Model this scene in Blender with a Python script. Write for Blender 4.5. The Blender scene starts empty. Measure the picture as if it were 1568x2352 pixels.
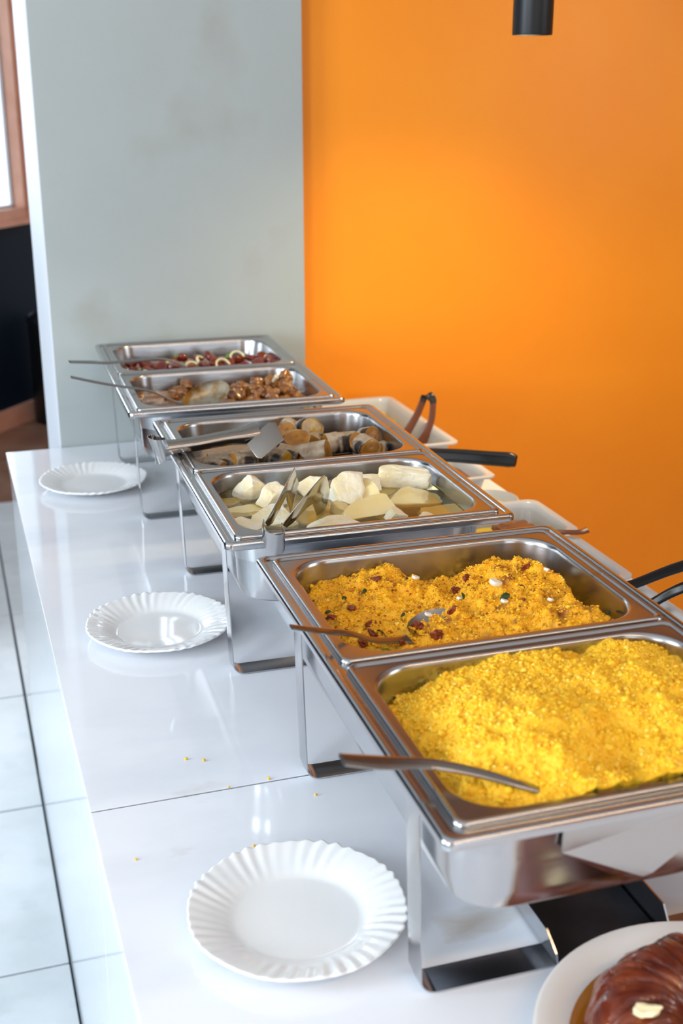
import bpy, bmesh, math, random
import numpy as np
from mathutils import Vector, Matrix, noise
C = bpy.context.scene.collection
S = bpy.context.scene
PI = math.pi
T = 0.75                      # height of the counter top; most z values below are heights over it
rnd = random.Random(7)

# ------------------------------------------------------------------ camera
cd = bpy.data.cameras.new('camera'); cam = bpy.data.objects.new('camera', cd); C.objects.link(cam)
YAW, PIT, ROL = 0.3141, 0.3374, -0.0013
fw = Vector((math.sin(YAW)*math.cos(PIT), math.cos(YAW)*math.cos(PIT), -math.sin(PIT)))
r0 = Vector((math.cos(YAW), -math.sin(YAW), 0)); u0 = r0.cross(fw)
rr_ = r0*math.cos(ROL) + u0*math.sin(ROL); uu_ = -r0*math.sin(ROL) + u0*math.cos(ROL)
cam.matrix_world = Matrix(((rr_.x, uu_.x, -fw.x, 0), (rr_.y, uu_.y, -fw.y, 0), (rr_.z, uu_.z, -fw.z, T+0.7046), (0, 0, 0, 1)))
cd.sensor_fit = 'VERTICAL'; cd.sensor_height = 36; cd.lens = 36*2814.5/2352
cd.clip_start = .01
cd.dof.use_dof = True; cd.dof.focus_distance = 1.42; cd.dof.aperture_fstop = 6.3
S.camera = cam

# ------------------------------------------------------------------ light
S.view_settings.view_transform = 'Standard'; S.view_settings.look = 'None'
S.view_settings.gamma = 1; S.view_settings.use_curve_mapping = False
S.view_settings.exposure = -0.62
w = bpy.data.worlds.new('world'); S.world = w; w.use_nodes = True
bg = w.node_tree.nodes['Background']; bg.inputs[0].default_value = (.80, .90, 1, 1); bg.inputs[1].default_value = 3.0

def area(name, loc, direction, sx, sy, power, col):
    l = bpy.data.lights.new(name, 'AREA'); l.shape = 'RECTANGLE'; l.size = sx; l.size_y = sy; l.energy = power; l.color = col
    o = bpy.data.objects.new(name, l); C.objects.link(o); o.location = loc
    o.rotation_euler = Vector(direction).to_track_quat('-Z', 'Y').to_euler()
    return o
DAY = (.83, .92, 1.0)
# daylight through the windows of the left wall, the angled wall and the wall behind the camera
area('window_daylight', (-2.44, 1.05, 1.55), (1, 0, -.12), .95, 1.5, 104, DAY)
area('window_daylight', (-2.44, -1.15, 1.55), (1, .1, -.12), .95, 1.5, 104, DAY)
area('window_daylight', (.7, -2.44, 1.60), (0, 1, -.08), 1.7, 1.4, 9, DAY)
WD = Vector((.6423, .7664, 0)); WA = Vector((.1815, 5.444, 0)); WN = Vector((.7664, -.6423, 0))
wl = WA + WD*-.72 + WN*.03
area('window_daylight', (wl.x, wl.y, 1.75), (WN.x, WN.y, 0), 1.5, 1.5, 34, DAY)
area('window_daylight', (2.94, -.45, 1.75), (-1, 0, -.1), 1.3, 1.2, 22, DAY)  # light of the added right window, for the pale sheen on the orange wall
# warm ceiling lamps over the dining side of the room
area('ceiling_lamp_light', (.9, -.7, 2.5), (0, .15, -1), 1.7, .10, 22, (1, .60, .28))

# ------------------------------------------------------------------ materials
def lin(c): return tuple(((x/255)/12.92 if x/255 <= .04045 else ((x/255+.055)/1.055)**2.4) for x in c)
def mat(name, col, rough=.5, metal=0, col2=None, nscale=20, ramp=(.35, .65), bump=0, bscale=60, bdetail=4, stretch=None,
        coat=0, sss=0, trans=0, ior=1.45, spec=.5, island=None, extra=None, rvar=0):
    m = bpy.data.materials.new(name); m.use_nodes = True; nt = m.node_tree; N = nt.nodes; L = nt.links
    b = N['Principled BSDF']
    b.inputs['Base Color'].default_value = (*col, 1); b.inputs['Roughness'].default_value = rough
    b.inputs['Metallic'].default_value = metal; b.inputs['Coat Weight'].default_value = coat
    b.inputs['Subsurface Weight'].default_value = sss; b.inputs['Subsurface Radius'].default_value = (.01, .006, .002)
    b.inputs['Transmission Weight'].default_value = trans; b.inputs['IOR'].default_value = ior
    b.inputs['Specular IOR Level'].default_value = spec
    tc = N.new('ShaderNodeTexCoord'); src = tc.outputs['Object']
    if stretch:
        mp = N.new('ShaderNodeMapping'); mp.inputs['Scale'].default_value = stretch; L.new(src, mp.inputs[0]); src2 = mp.outputs[0]
    else: src2 = src
    last = None
    if col2:
        n = N.new('ShaderNodeTexNoise'); n.inputs['Scale'].default_value = nscale; n.inputs['Detail'].default_value = 5
        L.new(src, n.inputs['Vector'])
        cr = N.new('ShaderNodeValToRGB'); cr.color_ramp.elements[0].position = ramp[0]; cr.color_ramp.elements[1].position = ramp[1]
        cr.color_ramp.elements[0].color = (*col, 1); cr.color_ramp.elements[1].color = (*col2, 1)
        L.new(n.outputs[0], cr.inputs[0]); last = cr.outputs[0]
    if island:
        g = N.new('ShaderNodeNewGeometry'); cr = N.new('ShaderNodeValToRGB'); cr.color_ramp.interpolation = 'LINEAR'
        els = cr.color_ramp.elements
        while len(els) < len(island): els.new(.5)
        for e, (p, c) in zip(els, island): e.position = p; e.color = (*c, 1)
        L.new(g.outputs['Random Per Island'], cr.inputs[0])
        last = cr.outputs[0]
    if extra:                       # a second layer of blotches (colour, scale, lo, hi)
        for (c3, sc, lo, hi) in extra:
            n = N.new('ShaderNodeTexNoise'); n.inputs['Scale'].default_value = sc; n.inputs['Detail'].default_value = 6
            L.new(src2, n.inputs['Vector'])
            mr = N.new('ShaderNodeMapRange'); mr.inputs[1].default_value = lo; mr.inputs[2].default_value = hi; L.new(n.outputs[0], mr.inputs[0])
            mx = N.new('ShaderNodeMix'); mx.data_type = 'RGBA'; mx.inputs[6].default_value = (*col, 1); mx.inputs[7].default_value = (*c3, 1)
            if last: L.new(last, mx.inputs[6])
            L.new(mr.outputs[0], mx.inputs[0]); last = mx.outputs[2]
    if last: L.new(last, b.inputs['Base Color'])
    if bump:
        n = N.new('ShaderNodeTexNoise'); n.inputs['Scale'].default_value = bscale; n.inputs['Detail'].default_value = bdetail
        L.new(src2, n.inputs['Vector']); bp = N.new('ShaderNodeBump'); bp.inputs['Strength'].default_value = bump
        bp.inputs['Distance'].default_value = .002
        L.new(n.outputs[0], bp.inputs['Height']); L.new(bp.outputs[0], b.inputs['Normal'])
    if rvar:
        n = N.new('ShaderNodeTexNoise'); n.inputs['Scale'].default_value = 14; L.new(src2, n.inputs['Vector'])
        mr = N.new('ShaderNodeMapRange'); mr.inputs[3].default_value = rough-rvar; mr.inputs[4].default_value = rough+rvar
        L.new(n.outputs[0], mr.inputs[0]); L.new(mr.outputs[0], b.inputs['Roughness'])
    return m
M = {}
M['steel'] = mat('brushed_steel', (.52, .53, .55), .17, 1, bump=.05, bscale=90, stretch=(.12, 1, 1), rvar=.05)
M['steel_in'] = mat('pan_steel', (.44, .44, .445), .25, 1, bump=.06, bscale=120, stretch=(.15, .6, 1), rvar=.06,
                    extra=[((.30, .24, .16), 60, .66, .80)])
M['polish'] = mat('polished_steel', (.50, .50, .50), .14, 1, bump=.02, bscale=60, rvar=.04)
M['satin'] = mat('satin_steel', (.33, .32, .31), .24, 1, bump=.05, bscale=150, rvar=.05)
M['warmpolish'] = mat('worn_polished_steel', (.36, .33, .30), .20, 1, bump=.04, bscale=60, rvar=.05)
M['dark_steel'] = mat('dark_steel', (.10, .12, .15), .30, 1, bump=.04, bscale=80)
M['soot'] = mat('blackened_steel', (.012, .013, .017), .38, .5, col2=(.03, .034, .042), nscale=18, bump=.06)
M['black'] = mat('black_plastic', (.012, .012, .013), .28, bump=.02, bscale=200)
M['brownp'] = mat('brown_plastic', (.16, .055, .03), .3)
M['counter'] = mat('polished_porcelain', lin((231, 236, 244)), .06, 0, col2=lin((236, 240, 246)), nscale=3.2, ramp=(.3, .7), spec=.6,
                   extra=[(lin((206, 214, 226)), 2.2, .52, .78), (lin((205, 196, 184)), 5.0, .68, .80)], stretch=(1, 2.2, 1))
M['side'] = mat('glazed_cladding', lin((205, 214, 222)), .10, 0, col2=lin((213, 221, 228)), nscale=2, spec=.7)
M['gap'] = mat('dark_joint', (.006, .008, .02), .8)
M['china'] = mat('white_glass_china', (.86, .87, .87), .07, 0, spec=.6, sss=.08)
M['melamine'] = mat('white_melamine', (.56, .58, .59), .22, 0)
M['wall_grey'] = mat('grey_paint', lin((160, 169, 169)), .62, 0, col2=lin((166, 175, 175)), nscale=2.5, bump=.12, bscale=240,
                     extra=[(lin((148, 150, 142)), 5.0, .56, .85)])
M['wall_white'] = mat('white_paint', lin((222, 228, 236)), .55, bump=.06, bscale=200)
M['orange'] = mat('orange_paint', (.93, .285, .012), .36, 0, col2=(.96, .31, .014), nscale=3, bump=.05, bscale=120, spec=.42, stretch=(1, 1, .25), rvar=.04)
M['navy'] = mat('navy_paint', (.004, .013, .030), .6, bump=.05, spec=.15)
M['panel'] = mat('added_panel_brown', (.24, .085, .035), .5, col2=(.18, .06, .025), nscale=8, stretch=(.2, 1, 1))  # brown of the added panel, mirrored in the steel flanges
M['ceil'] = mat('ceiling_paint', (.66, .66, .65), .8)
M['warmwall'] = mat('warm_wall', (.50, .25, .10), .7, col2=(.42, .2, .08), nscale=2)
M['wood'] = mat('pinkish_wood', lin((236, 184, 160)), .4, col2=lin((224, 168, 142)), nscale=9, stretch=(1, 1, .1), bump=.05)
M['sash'] = mat('white_sash', (.82, .84, .86), .4)
M['tile'] = mat('pale_floor_tile', lin((196, 203, 206)), .16, 0, col2=lin((213, 219, 223)), nscale=5, bump=.03, bscale=30,
                extra=[(lin((178, 186, 188)), 9, .55, .85)])
M['tile_reflect'] = mat('reflection_tinted_tile', lin((128, 92, 76)), .25, 0, col2=lin((150, 118, 100)), nscale=5)  # brown tint stands in for the wall and baseboard mirrored in glossy tile
M['grout'] = mat('floor_grout', (.045, .055, .062), .8)
M['glass'] = mat('window_glass', (.95, .97, 1), .02, trans=1, ior=1.1)
M['couscous'] = mat('couscous_base', (.92, .50, .010), .55, 0, col2=(.98, .62, .03), nscale=300, bump=.5, bscale=700, sss=.10)
M['couscous_g'] = mat('couscous_grain', (.95, .6, .02), .42, 0, sss=.12, bump=.3, bscale=900,
                      island=[(0, (.90, .46, .006)), (.4, (.97, .58, .015)), (.85, (1, .66, .04)), (1, (1, .74, .14))])
M['farofa'] = mat('farofa_base', (.85, .38, .008), .55, 0, col2=(.98, .54, .012), nscale=120, bump=.5, bscale=700,
                  extra=[((.25, .07, .008), 45, .54, .68)])
M['farofa_g'] = mat('farofa_grain', (.9, .5, .01), .42, 0, sss=.10, bump=.3, bscale=900, extra=[((.35, .10, .008), 60, .57, .68)],
                    island=[(0, (.14, .03, .006)), (.07, (.55, .17, .006)), (.2, (.93, .44, .006)), (.85, (1, .56, .012)), (1, (1, .68, .10))])
M['egg'] = mat('egg_white', (.90, .86, .72), .35, sss=.2)
M['sausage'] = mat('dark_sausage', (.15, .018, .008), .32, col2=(.27, .05, .015), nscale=160, bump=.2, bscale=150)
M['redsausage'] = mat('red_sausage', (.10, .010, .007), .22, col2=(.22, .035, .012), nscale=50, bump=.3, bscale=120, coat=.4)
M['herb'] = mat('dark_green_herb', (.015, .05, .010), .4)
M['pepper'] = mat('green_pepper', (.10, .24, .02), .25)
M['onion'] = mat('onion', (.78, .76, .46), .2, sss=.2, coat=.3)
M['cassava'] = mat('boiled_cassava', (.90, .79, .50), .40, col2=(.95, .92, .78), nscale=30, ramp=(.4, .62), bump=.9, bscale=150, sss=.12,
                   extra=[((.85, .62, .16), 18, .58, .78)], stretch=(1, 1, 1))
M['cassava_s'] = mat('smooth_cassava', (.88, .70, .30), .22, col2=(.93, .80, .45), nscale=22, bump=.12, bscale=70, sss=.18, coat=.3)
M['broth'] = mat('cooking_water', (.92, .80, .42), .03, trans=.96, ior=1.33)
M['broth_d'] = mat('dark_cooking_water', (.20, .13, .06), .03, trans=.75, ior=1.33)
M['peel'] = mat('plantain_peel', (.56, .47, .34), .5, col2=(.26, .17, .10), nscale=40, bump=.3, bscale=90,
                extra=[((.03, .02, .018), 34, .52, .60)], stretch=(1, 1, .35))
M['flesh'] = mat('plantain_flesh', (.46, .20, .016), .3, col2=(.26, .10, .012), nscale=60, bump=.3, bscale=150, coat=.3, sss=.1,
                 extra=[((.14, .06, .015), 110, .60, .75)])
M['flesh_y'] = mat('plantain_flesh_yellow', (.58, .36, .025), .3, col2=(.36, .18, .015), nscale=60, coat=.3, sss=.1)
M['chicken'] = mat('stewed_chicken', (.30, .12, .020), .22, col2=(.13, .04, .010), nscale=55, bump=.35, bscale=110, coat=.5, sss=.05,
                   extra=[((.55, .30, .09), 40, .58, .78)])
M['stew'] = mat('brown_stew_sauce', (.17, .06, .012), .15, col2=(.30, .12, .02), nscale=40, bump=.6, bscale=70, coat=.4)
M['yellowfood'] = mat('yellow_food', (.72, .50, .02), .35, col2=(.80, .60, .05), nscale=50, bump=.4)
M['brownfood'] = mat('brown_food', (.16, .05, .02), .35, col2=(.30, .12, .04), nscale=60, bump=.4)
M['palefood'] = mat('pale_food', (.60, .55, .40), .4, bump=.3)
M['glaze'] = mat('brown_glaze', (.085, .011, .005), .22, col2=(.20, .038, .010), nscale=30, bump=.35, bscale=60, coat=.5,
                 extra=[((.48, .19, .06), 30, .62, .82)])
M['syrup'] = mat('amber_syrup', (.55, .22, .01), .08, col2=(.45, .15, .01), nscale=10, coat=.6)
M['butter'] = mat('cream', (.90, .80, .50), .35, sss=.2)
M['binb'] = mat('bin_body', (.010, .010, .012), .3, .2)
M['lampb'] = mat('matt_black_metal', (.012, .014, .016), .4, .3)
M['bulb'] = mat('lamp_lens', (1, .8, .5), .4)
M['bulb'].node_tree.nodes['Principled BSDF'].inputs['Emission Color'].default_value = (1, .75, .45, 1)
M['bulb'].node_tree.nodes['Principled BSDF'].inputs['Emission Strength'].default_value = 5

# ------------------------------------------------------------------ helpers
def mesh(name, V, F, m, smooth=True, sharp=40):
    me = bpy.data.meshes.new(name); me.from_pydata([tuple(v) for v in V], [], F); me.materials.append(m)
    bm = bmesh.new(); bm.from_mesh(me); bmesh.ops.recalc_face_normals(bm, faces=bm.faces)
    if smooth:
        for f in bm.faces: f.smooth = True
        if sharp:
            for e in bm.edges:
                if len(e.link_faces) == 2 and e.calc_face_angle(0) > math.radians(sharp): e.smooth = False
    bm.to_mesh(me); bm.free(); return me
def link(name, me, parent=None, loc=(0, 0, 0), rot=(0, 0, 0)):
    o = bpy.data.objects.new(name, me); C.objects.link(o); o.location = loc; o.rotation_euler = rot
    if parent: o.parent = parent
    return o
def wnorm(o):
    m_ = o.modifiers.new('weighted_normal', 'WEIGHTED_NORMAL'); m_.keep_sharp = True; m_.weight = 50; return o
def tag(o, label, cat, group=None, kind=None):
    if label: o['label'] = label
    if cat: o['category'] = cat
    if group: o['group'] = group
    if kind: o['kind'] = kind
    return o
def thing(name, label, cat, loc, rz=0, group=None):
    o = bpy.data.objects.new(name, None); C.objects.link(o); o.location = loc; o.rotation_euler = (0, 0, rz)
    o.empty_display_size = .05
    return tag(o, label, cat, group)
def boxes(bs):
    V, F = [], []
    for (a, b) in bs:
        k = len(V)
        V += [(x, y, z) for x in (a[0], b[0]) for y in (a[1], b[1]) for z in (a[2], b[2])]
        F += [[k+i for i in f] for f in ((0, 1, 3, 2), (4, 6, 7, 5), (0, 4, 5, 1), (2, 3, 7, 6), (0, 2, 6, 4), (1, 5, 7, 3))]
    return V, F
def bevbox(name, a, b, m, bev=.003, seg=2):
    V, F = boxes([(a, b)]); bm = bmesh.new(); vs = [bm.verts.new(v) for v in V]
    for f in F: bm.faces.new([vs[i] for i in f])
    bmesh.ops.recalc_face_normals(bm, faces=bm.faces)
    bmesh.ops.bevel(bm, geom=bm.edges[:], offset=bev, segments=seg, affect='EDGES', profile=.5)
    me = bpy.data.meshes.new(name); bm.to_mesh(me); bm.free(); me.materials.append(m); return me
def rrect(w, l, r, z, n=7):
    """rounded rectangle ring centred on the origin"""
    r = max(min(r, w/2-1e-4, l/2-1e-4), 1e-4); out = []
    for cx, cy, a0 in ((w/2-r, l/2-r, 0), (-w/2+r, l/2-r, PI/2), (-w/2+r, -l/2+r, PI), (w/2-r, -l/2+r, 1.5*PI)):
        for i in range(n+1):
            a = a0+PI/2*i/n; out.append((cx+r*math.cos(a), cy+r*math.sin(a), z))
    return out
def loft(rings, cap0=False, cap1=False):
    V, F = [], []; n = len(rings[0])
    for R in rings: V += R
    for k in range(len(rings)-1):
        for i in range(n):
            j = (i+1) % n; F.append([k*n+i, k*n+j, (k+1)*n+j, (k+1)*n+i])
    if cap0: F.append(list(range(n))[::-1])
    if cap1: F.append([(len(rings)-1)*n+i for i in range(n)])
    return V, F
def lathe(prof, n=48):
    V, F = [], []; k = len(prof)
    for i in range(n):
        a = 2*PI*i/n
        for (r, z) in prof: V.append((r*math.cos(a), r*math.sin(a), z))
    for i in range(n):
        j = (i+1) % n
        for q in range(k-1):
            F.append([i*k+q, j*k+q, j*k+q+1, i*k+q+1])
    return V, F
def spline(P, n=6):
    P = [Vector(p) for p in P]; out = []
    for i in range(len(P)-1):
        a = P[i-1] if i else P[i]*2-P[i+1]; b = P[i]; c = P[i+1]; d = P[i+2] if i+2 < len(P) else P[i+1]*2-P[i]
        for k in range(n):
            t = k/n; out.append(.5*((2*b)+(c-a)*t+(2*a-5*b+4*c-d)*t*t+(-a+3*b-3*c+d)*t**3))
    out.append(P[-1]); return out
def lerp_list(L_, n):
    out = []
    for i in range(len(L_)-1):
        for k in range(n): out.append(L_[i]*(1-k/n)+L_[i+1]*k/n)
    out.append(L_[-1]); return out
def ribbon(P, wd, widths, th, cup=0, n=6, smooth_path=True, cols=6, endround=True):
    """flat or cupped bar along P; wd = width direction(s)"""
    pts = spline(P, n) if smooth_path else [Vector(p) for p in P]
    ws = lerp_list(list(widths), n) if smooth_path else list(widths)
    if not isinstance(wd[0], (list, tuple, Vector)): wd = [wd]*len(P)
    wds = [Vector(x).normalized() for x in wd]
    wds = lerp_list(wds, n) if smooth_path else wds
    ths = lerp_list(list(th), n) if isinstance(th, (list, tuple)) else [th]*len(pts)
    V, F = [], []; K = 2*(cols+1)
    for i, p in enumerate(pts):
        t = (pts[min(i+1, len(pts)-1)]-pts[max(i-1, 0)]).normalized()
        wv = wds[i]; wv = (wv-t*wv.dot(t)).normalized(); nv = wv.cross(t).normalized()
        row = []
        for s in range(cols+1):
            q = -1+2*s/cols; o = cup*ws[i]*(q*q)
            row.append(p+wv*(q*ws[i]/2)+nv*(o+ths[i]/2*(1 if abs(q) < .99 else .4)))
        for s in range(cols, -1, -1):
            q = -1+2*s/cols; o = cup*ws[i]*(q*q)
            row.append(p+wv*(q*ws[i]/2)+nv*(o-ths[i]/2*(1 if abs(q) < .99 else .4)))
        V += row
    m_ = len(pts)
    for k in range(m_-1):
        for i in range(K):
            j = (i+1) % K; F.append([k*K+i, k*K+j, (k+1)*K+j, (k+1)*K+i])
    for base in (0, (m_-1)*K):
        for s in range(cols): F.append([base+s, base+s+1, base+K-2-s, base+K-1-s])
    return V, F
def merge(*vf):
    V, F = [], []
    for v, f in vf:
        k = len(V); V += list(v); F += [[i+k for i in q] for q in f]
    return V, F
def ico(sub):
    bm = bmesh.new(); bmesh.ops.create_icosphere(bm, subdivisions=sub, radius=1)
    V = np.array([v.co[:] for v in bm.verts]); F = [[v.index for v in f.verts] for f in bm.faces]; bm.free(); return V, F
ICO1, ICO2, ICO3, ICO4 = ico(1), ico(2), ico(3), ico(4)

# ------------------------------------------------------------------ structure
def struct(name, V, F, m, parent=None, smooth=False):
    o = link(name, mesh(name, V, F, m, smooth), parent)
    if not parent: o['kind'] = 'structure'
    return o
XL, XR, YB, H0 = -2.5, 3.0, -2.5, 2.6
YW = 2.50                                                  # orange wall plane
floor = struct('floor', *boxes([((XL, YB, -.1), (XR, 6.6, -.006))]), M['grout'])
ts = .522; gx0, gy0 = .094, 1.8256
tile_me = bevbox('tile', (.003, .003, -.02), (ts-.003, ts-.003, 0), M['tile'], .0015, 1)
tile_mb = tile_me.copy(); tile_mb.materials.clear(); tile_mb.materials.append(M['tile_reflect'])
for i in range(-5, 6):
    for j in range(-9, 9):
        x, y = gx0+i*ts, gy0+j*ts
        if x < XL-.01 or x+ts > XR+.3 or y < YB-.3: continue
        t = link('tile', tile_mb if j >= 5 else tile_me, floor, (x, y, rnd.uniform(-.0006, .0006)))  # far rows carry the painted brown reflection
struct('ceiling', *boxes([((XL, YB, H0), (XR, 6.6, H0+.1))]), M['ceil'])
struct('wall_orange', *boxes([((.62, YW, 0), (XR, YW+.12, 1.82))]), M['orange'])
struct('added_panel_1', *boxes([((.7215, YW-.01, 1.82), (XR, YW+.12, H0))]), M['panel'])  # unseen panel, added to give the steel flanges a brown reflection
struct('wall_right', *boxes([((XR, YB, 0), (XR+.12, -1.1, H0)), ((XR, .2, 0), (XR+.12, 6.6, H0)), ((XR, -1.1, 0), (XR+.12, .2, 1.1)), ((XR, -1.1, 2.4), (XR+.12, .2, H0))]), M['warmwall'])
struct('window_5', *boxes([((XR+.02, -1.1, 1.1), (XR+.08, -1.04, 2.4)), ((XR+.02, .14, 1.1), (XR+.08, .2, 2.4)), ((XR+.02, -1.1, 1.1), (XR+.08, .2, 1.16)), ((XR+.02, -1.1, 2.34), (XR+.08, .2, 2.4))]), M['sash'])  # unseen window, added to put a pale sheen on the orange wall
struct('wall_rear', *boxes([((XL, YB-.12, 0), (-.2, YB, H0)), ((1.6, YB-.12, 0), (XR, YB, H0)), ((-.2, YB-.12, 0), (1.6, YB, .85)), ((-.2, YB-.12, 2.35), (1.6, YB, H0))]), M['warmwall'])
yy = [(-2.5, -2.0), (-.3, .2), (1.9, 2.3)]
struct('wall_left', *boxes([((XL-.12, a, 0), (XL, b, H0)) for a, b in yy]+[((XL-.12, a, 0), (XL, b, .75)) for a, b in ((-2, -.3), (.2, 1.9))]
                            + [((XL-.12, a, 2.35), (XL, b, H0)) for a, b in ((-2, -.3), (.2, 1.9))]), M['wall_white'])
# grey partition at the end of the counter: grey face to the counter, white return on the left
par = struct('wall_grey', *boxes([((.200, 2.470, 0), (.7215, 2.78, H0))]), M['wall_grey'])
struct('painted_return', *boxes([((.1975, 2.471, 0), (.2, 2.78, H0))]), M['wall_white'], par)
# angled navy wall with a window
def wallpt(s, d, z): p = WA+WD*s+WN*d; return (p.x, p.y, z)
def wbox(s0, s1, d0, d1, z0, z1):
    V = [wallpt(s, d, z) for s in (s0, s1) for d in (d0, d1) for z in (z0, z1)]
    return V, [[0, 1, 3, 2], [4, 6, 7, 5], [0, 4, 5, 1], [2, 3, 7, 6], [0, 2, 6, 4], [1, 5, 7, 3]]
ws1, ws0, wz0, wz1 = .288, -1.7, .93, 2.4                   # opening of the glass side
struct('wall_navy', *merge(wbox(-4.15, ws0, -.03, 0, 0, H0), wbox(ws1, 1.2, -.03, 0, 0, H0), wbox(ws0, ws1, -.03, 0, 0, wz0), wbox(ws0, ws1, -.03, 0, wz1, H0)), M['navy'])
struct('baseboard_navy', *wbox(-4.15, 1.2, .0, .018, 0, .085), M['wood'])
win = thing('window_1', None, None, (0, 0, 0)); win['kind'] = 'structure'
f = .058; g_ = .032
link('frame', mesh('frame', *merge(wbox(ws0-f, ws1+g_, -.03, .03, wz0-f, wz0+.012), wbox(ws0-f, ws1+g_, -.03, .03, wz1, wz1+f), wbox(ws1-.012, ws1+g_, -.03, .03, wz0, wz1), wbox(ws0-f, ws0, -.03, .03, wz0, wz1)), M['wood'], False), win)
link('frame_lip', mesh('frame_lip', *merge(wbox(ws0-f, ws1+g_, .03, .042, wz0-f, wz0-.035), wbox(ws1+.018, ws1+g_, .03, .042, wz0-f, wz1)), M['wood'], False), win)
link('sash', mesh('sash', *merge(wbox(ws0, ws1-.012, -.04, -.028, wz0+.012, wz0+.022), wbox(ws1-.022, ws1-.012, -.04, -.028, wz0+.012, wz1), wbox(-.75, -.69, -.04, -.028, wz0+.012, wz1)), M['sash'], False), win)
link('pane', mesh('pane', *wbox(ws0, ws1, -.022, -.018, wz0, wz1), M['glass'], False), win)
# frames of the windows that light the room (left of and behind the camera)
for k, (a, b) in enumerate(((.2, 1.9), (-2.0, -.3))):
    wn = struct('window_%d' % (k+2), *boxes([((XL-.08, a, .75), (XL-.02, a+.06, 2.35)), ((XL-.08, b-.06, .75), (XL-.02, b, 2.35)), ((XL-.08, a, .75), (XL-.02, b, .81)), ((XL-.08, a, 2.29), (XL-.02, b, 2.35)), ((XL-.08, (a+b)/2-.03, .75), (XL-.02, (a+b)/2+.03, 2.35))]), M['sash'])
struct('window_4', *boxes([((-.2, YB-.08, .85), (-.14, YB-.02, 2.35)), ((1.54, YB-.08, .85), (1.6, YB-.02, 2.35)), ((-.2, YB-.08, .85), (1.6, YB-.02, .91)), ((-.2, YB-.08, 2.29), (1.6, YB-.02, 2.35))]), M['sash'])

# ------------------------------------------------------------------ counter
cx0, cx1, cy1 = .0898, .942, 2.466
ctr = thing('buffet_counter', 'long white polished stone buffet counter carrying the chafing dishes', 'counter', (.5, 1.2, 0))
def cobj(name, a, b, m, bev=.0015): return link(name, bevbox(name, (a[0]-.5, a[1]-1.2, a[2]), (b[0]-.5, b[1]-1.2, b[2]), m, bev), ctr)
joints = [-.35, .39, 1.1078, cy1]
for k in range(3):
    cobj('top_slab', (cx0, joints[k]+.0014, T-.02), (cx1, joints[k+1]-(.0014 if k < 2 else 0), T), M['counter'], .0004)
for k in (1, 2): cobj('joint_line', (cx0+.0004, joints[k]-.002, T-.015), (cx1-.001, joints[k]+.002, T-.0015), M['gap'], .0002)
cobj('core', (cx0+.02, -.345, .05), (cx1-.02, cy1-.005, T-.021), M['gap'])
for k in range(3):
    cobj('side_panel', (cx0+.004, joints[k]+.001, .0), (cx0+.018, joints[k+1]-.001, T-.0205), M['side'], .001)
    cobj('side_panel', (cx1-.018, joints[k]+.001, .0), (cx1-.004, joints[k+1]-.001, T-.0205), M['side'], .001)
cobj('end_panel', (cx0+.02, joints[0], 0), (cx1-.02, joints[0]+.012, T-.0205), M['side'])

# ------------------------------------------------------------------ chafing dishes
H = .213; CW, CL = .355, .561
CH = [(.2592, 1.876, -.0322), (.2733, 1.2629, -.0237), (.2868, .6557, -.0148)]      # far, middle, near: front left corner and turn
def Wp(i, u, v, z):      # chafer coordinates -> world (z over the rim)
    x, y, r = CH[i]; c, s = math.cos(r), math.sin(r)
    return Vector((x+u*c-v*s, y+u*s+v*c, T+H+z))
def water_pan():
    def R(ins, z, r): return rrect(CW-2*ins, CL-2*ins, r, H+z)
    rings = [R(.030, -.085, .035), R(.026, -.070, .045), R(.0235, -.004, .05), R(.0195, -.0005, .05), R(.0085, -.0005, .009), R(.0075, .0010, .009), R(.006, .0022, .010),
             R(.0025, .0022, .010), R(.0008, .0010, .009), R(0, -.001, .009), R(0, -.006, .009), R(.002, -.0075, .008), R(.0035, -.006, .008),
             R(.004, -.009, .008), R(.0205, -.009, .05), R(.0215, -.012, .05), R(.0285, -.078, .048), R(.031, -.087, .046), R(.038, -.092, .040)]
    return mesh('water_pan', *loft(rings, True, True), M['steel'], True, 50)
def leg_frame(v):
    z0 = .0016; a, b = .0240, CW-.0240; ztop = H-.0075; P = [(.0180, ztop)]
    for k in range(0, 7):
        t = k/6*PI/2; P.append((a+.014-.014*math.cos(t), z0+.014-.014*math.sin(t)))
    for k in range(0, 7):
        t = k/6*PI/2; P.append((b-.014+.014*math.sin(t), z0+.014-.014*math.cos(t)))
    P.append((CW-.0180, ztop))
    V, F = ribbon([(x, v, z) for x, z in P], (0, 1, 0), [.029]*len(P), .003, 0, smooth_path=False, cols=2)
    return mesh('leg', V, F, M['steel'], True, 35)
me_w, me_l1, me_l2 = water_pan(), leg_frame(.112), leg_frame(CL-.107)
def tray_mesh():
    hw, y0, y1, h = .052, -.185, .185, .026
    V, F = [], []
    prof = [(-hw-.004, h), (-hw, .0015), (hw, .0015), (hw+.004, h)]
    outer = [(-hw-.004, h), (-hw, .0015), (hw, .0015), (hw+.004, h)]
    ch = .016                                             # chamfered upper corners of the side walls
    vs = [(-hw-.004, y0+ch, h), (-hw-.004, y1-ch, h), (-hw-.002, y1, h*.45), (-hw, y1, 0), (-hw, y0, 0), (-hw-.002, y0, h*.45)]
    V += vs; F.append([0, 1, 2, 3, 4, 5])
    vs = [(-x, y, z) for x, y, z in vs]; V += vs; F.append([6, 11, 10, 9, 8, 7])
    F.append([4, 3, 9, 10])
    return V, F
TV, TF = tray_mesh()
me_tray = mesh('burner_tray', TV, TF, M['steel'], False)
me_tbot = mesh('tray_floor', *boxes([((-.0495, -.184, .002), (.0495, .184, .0035))]), M['soot'], False)
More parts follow.
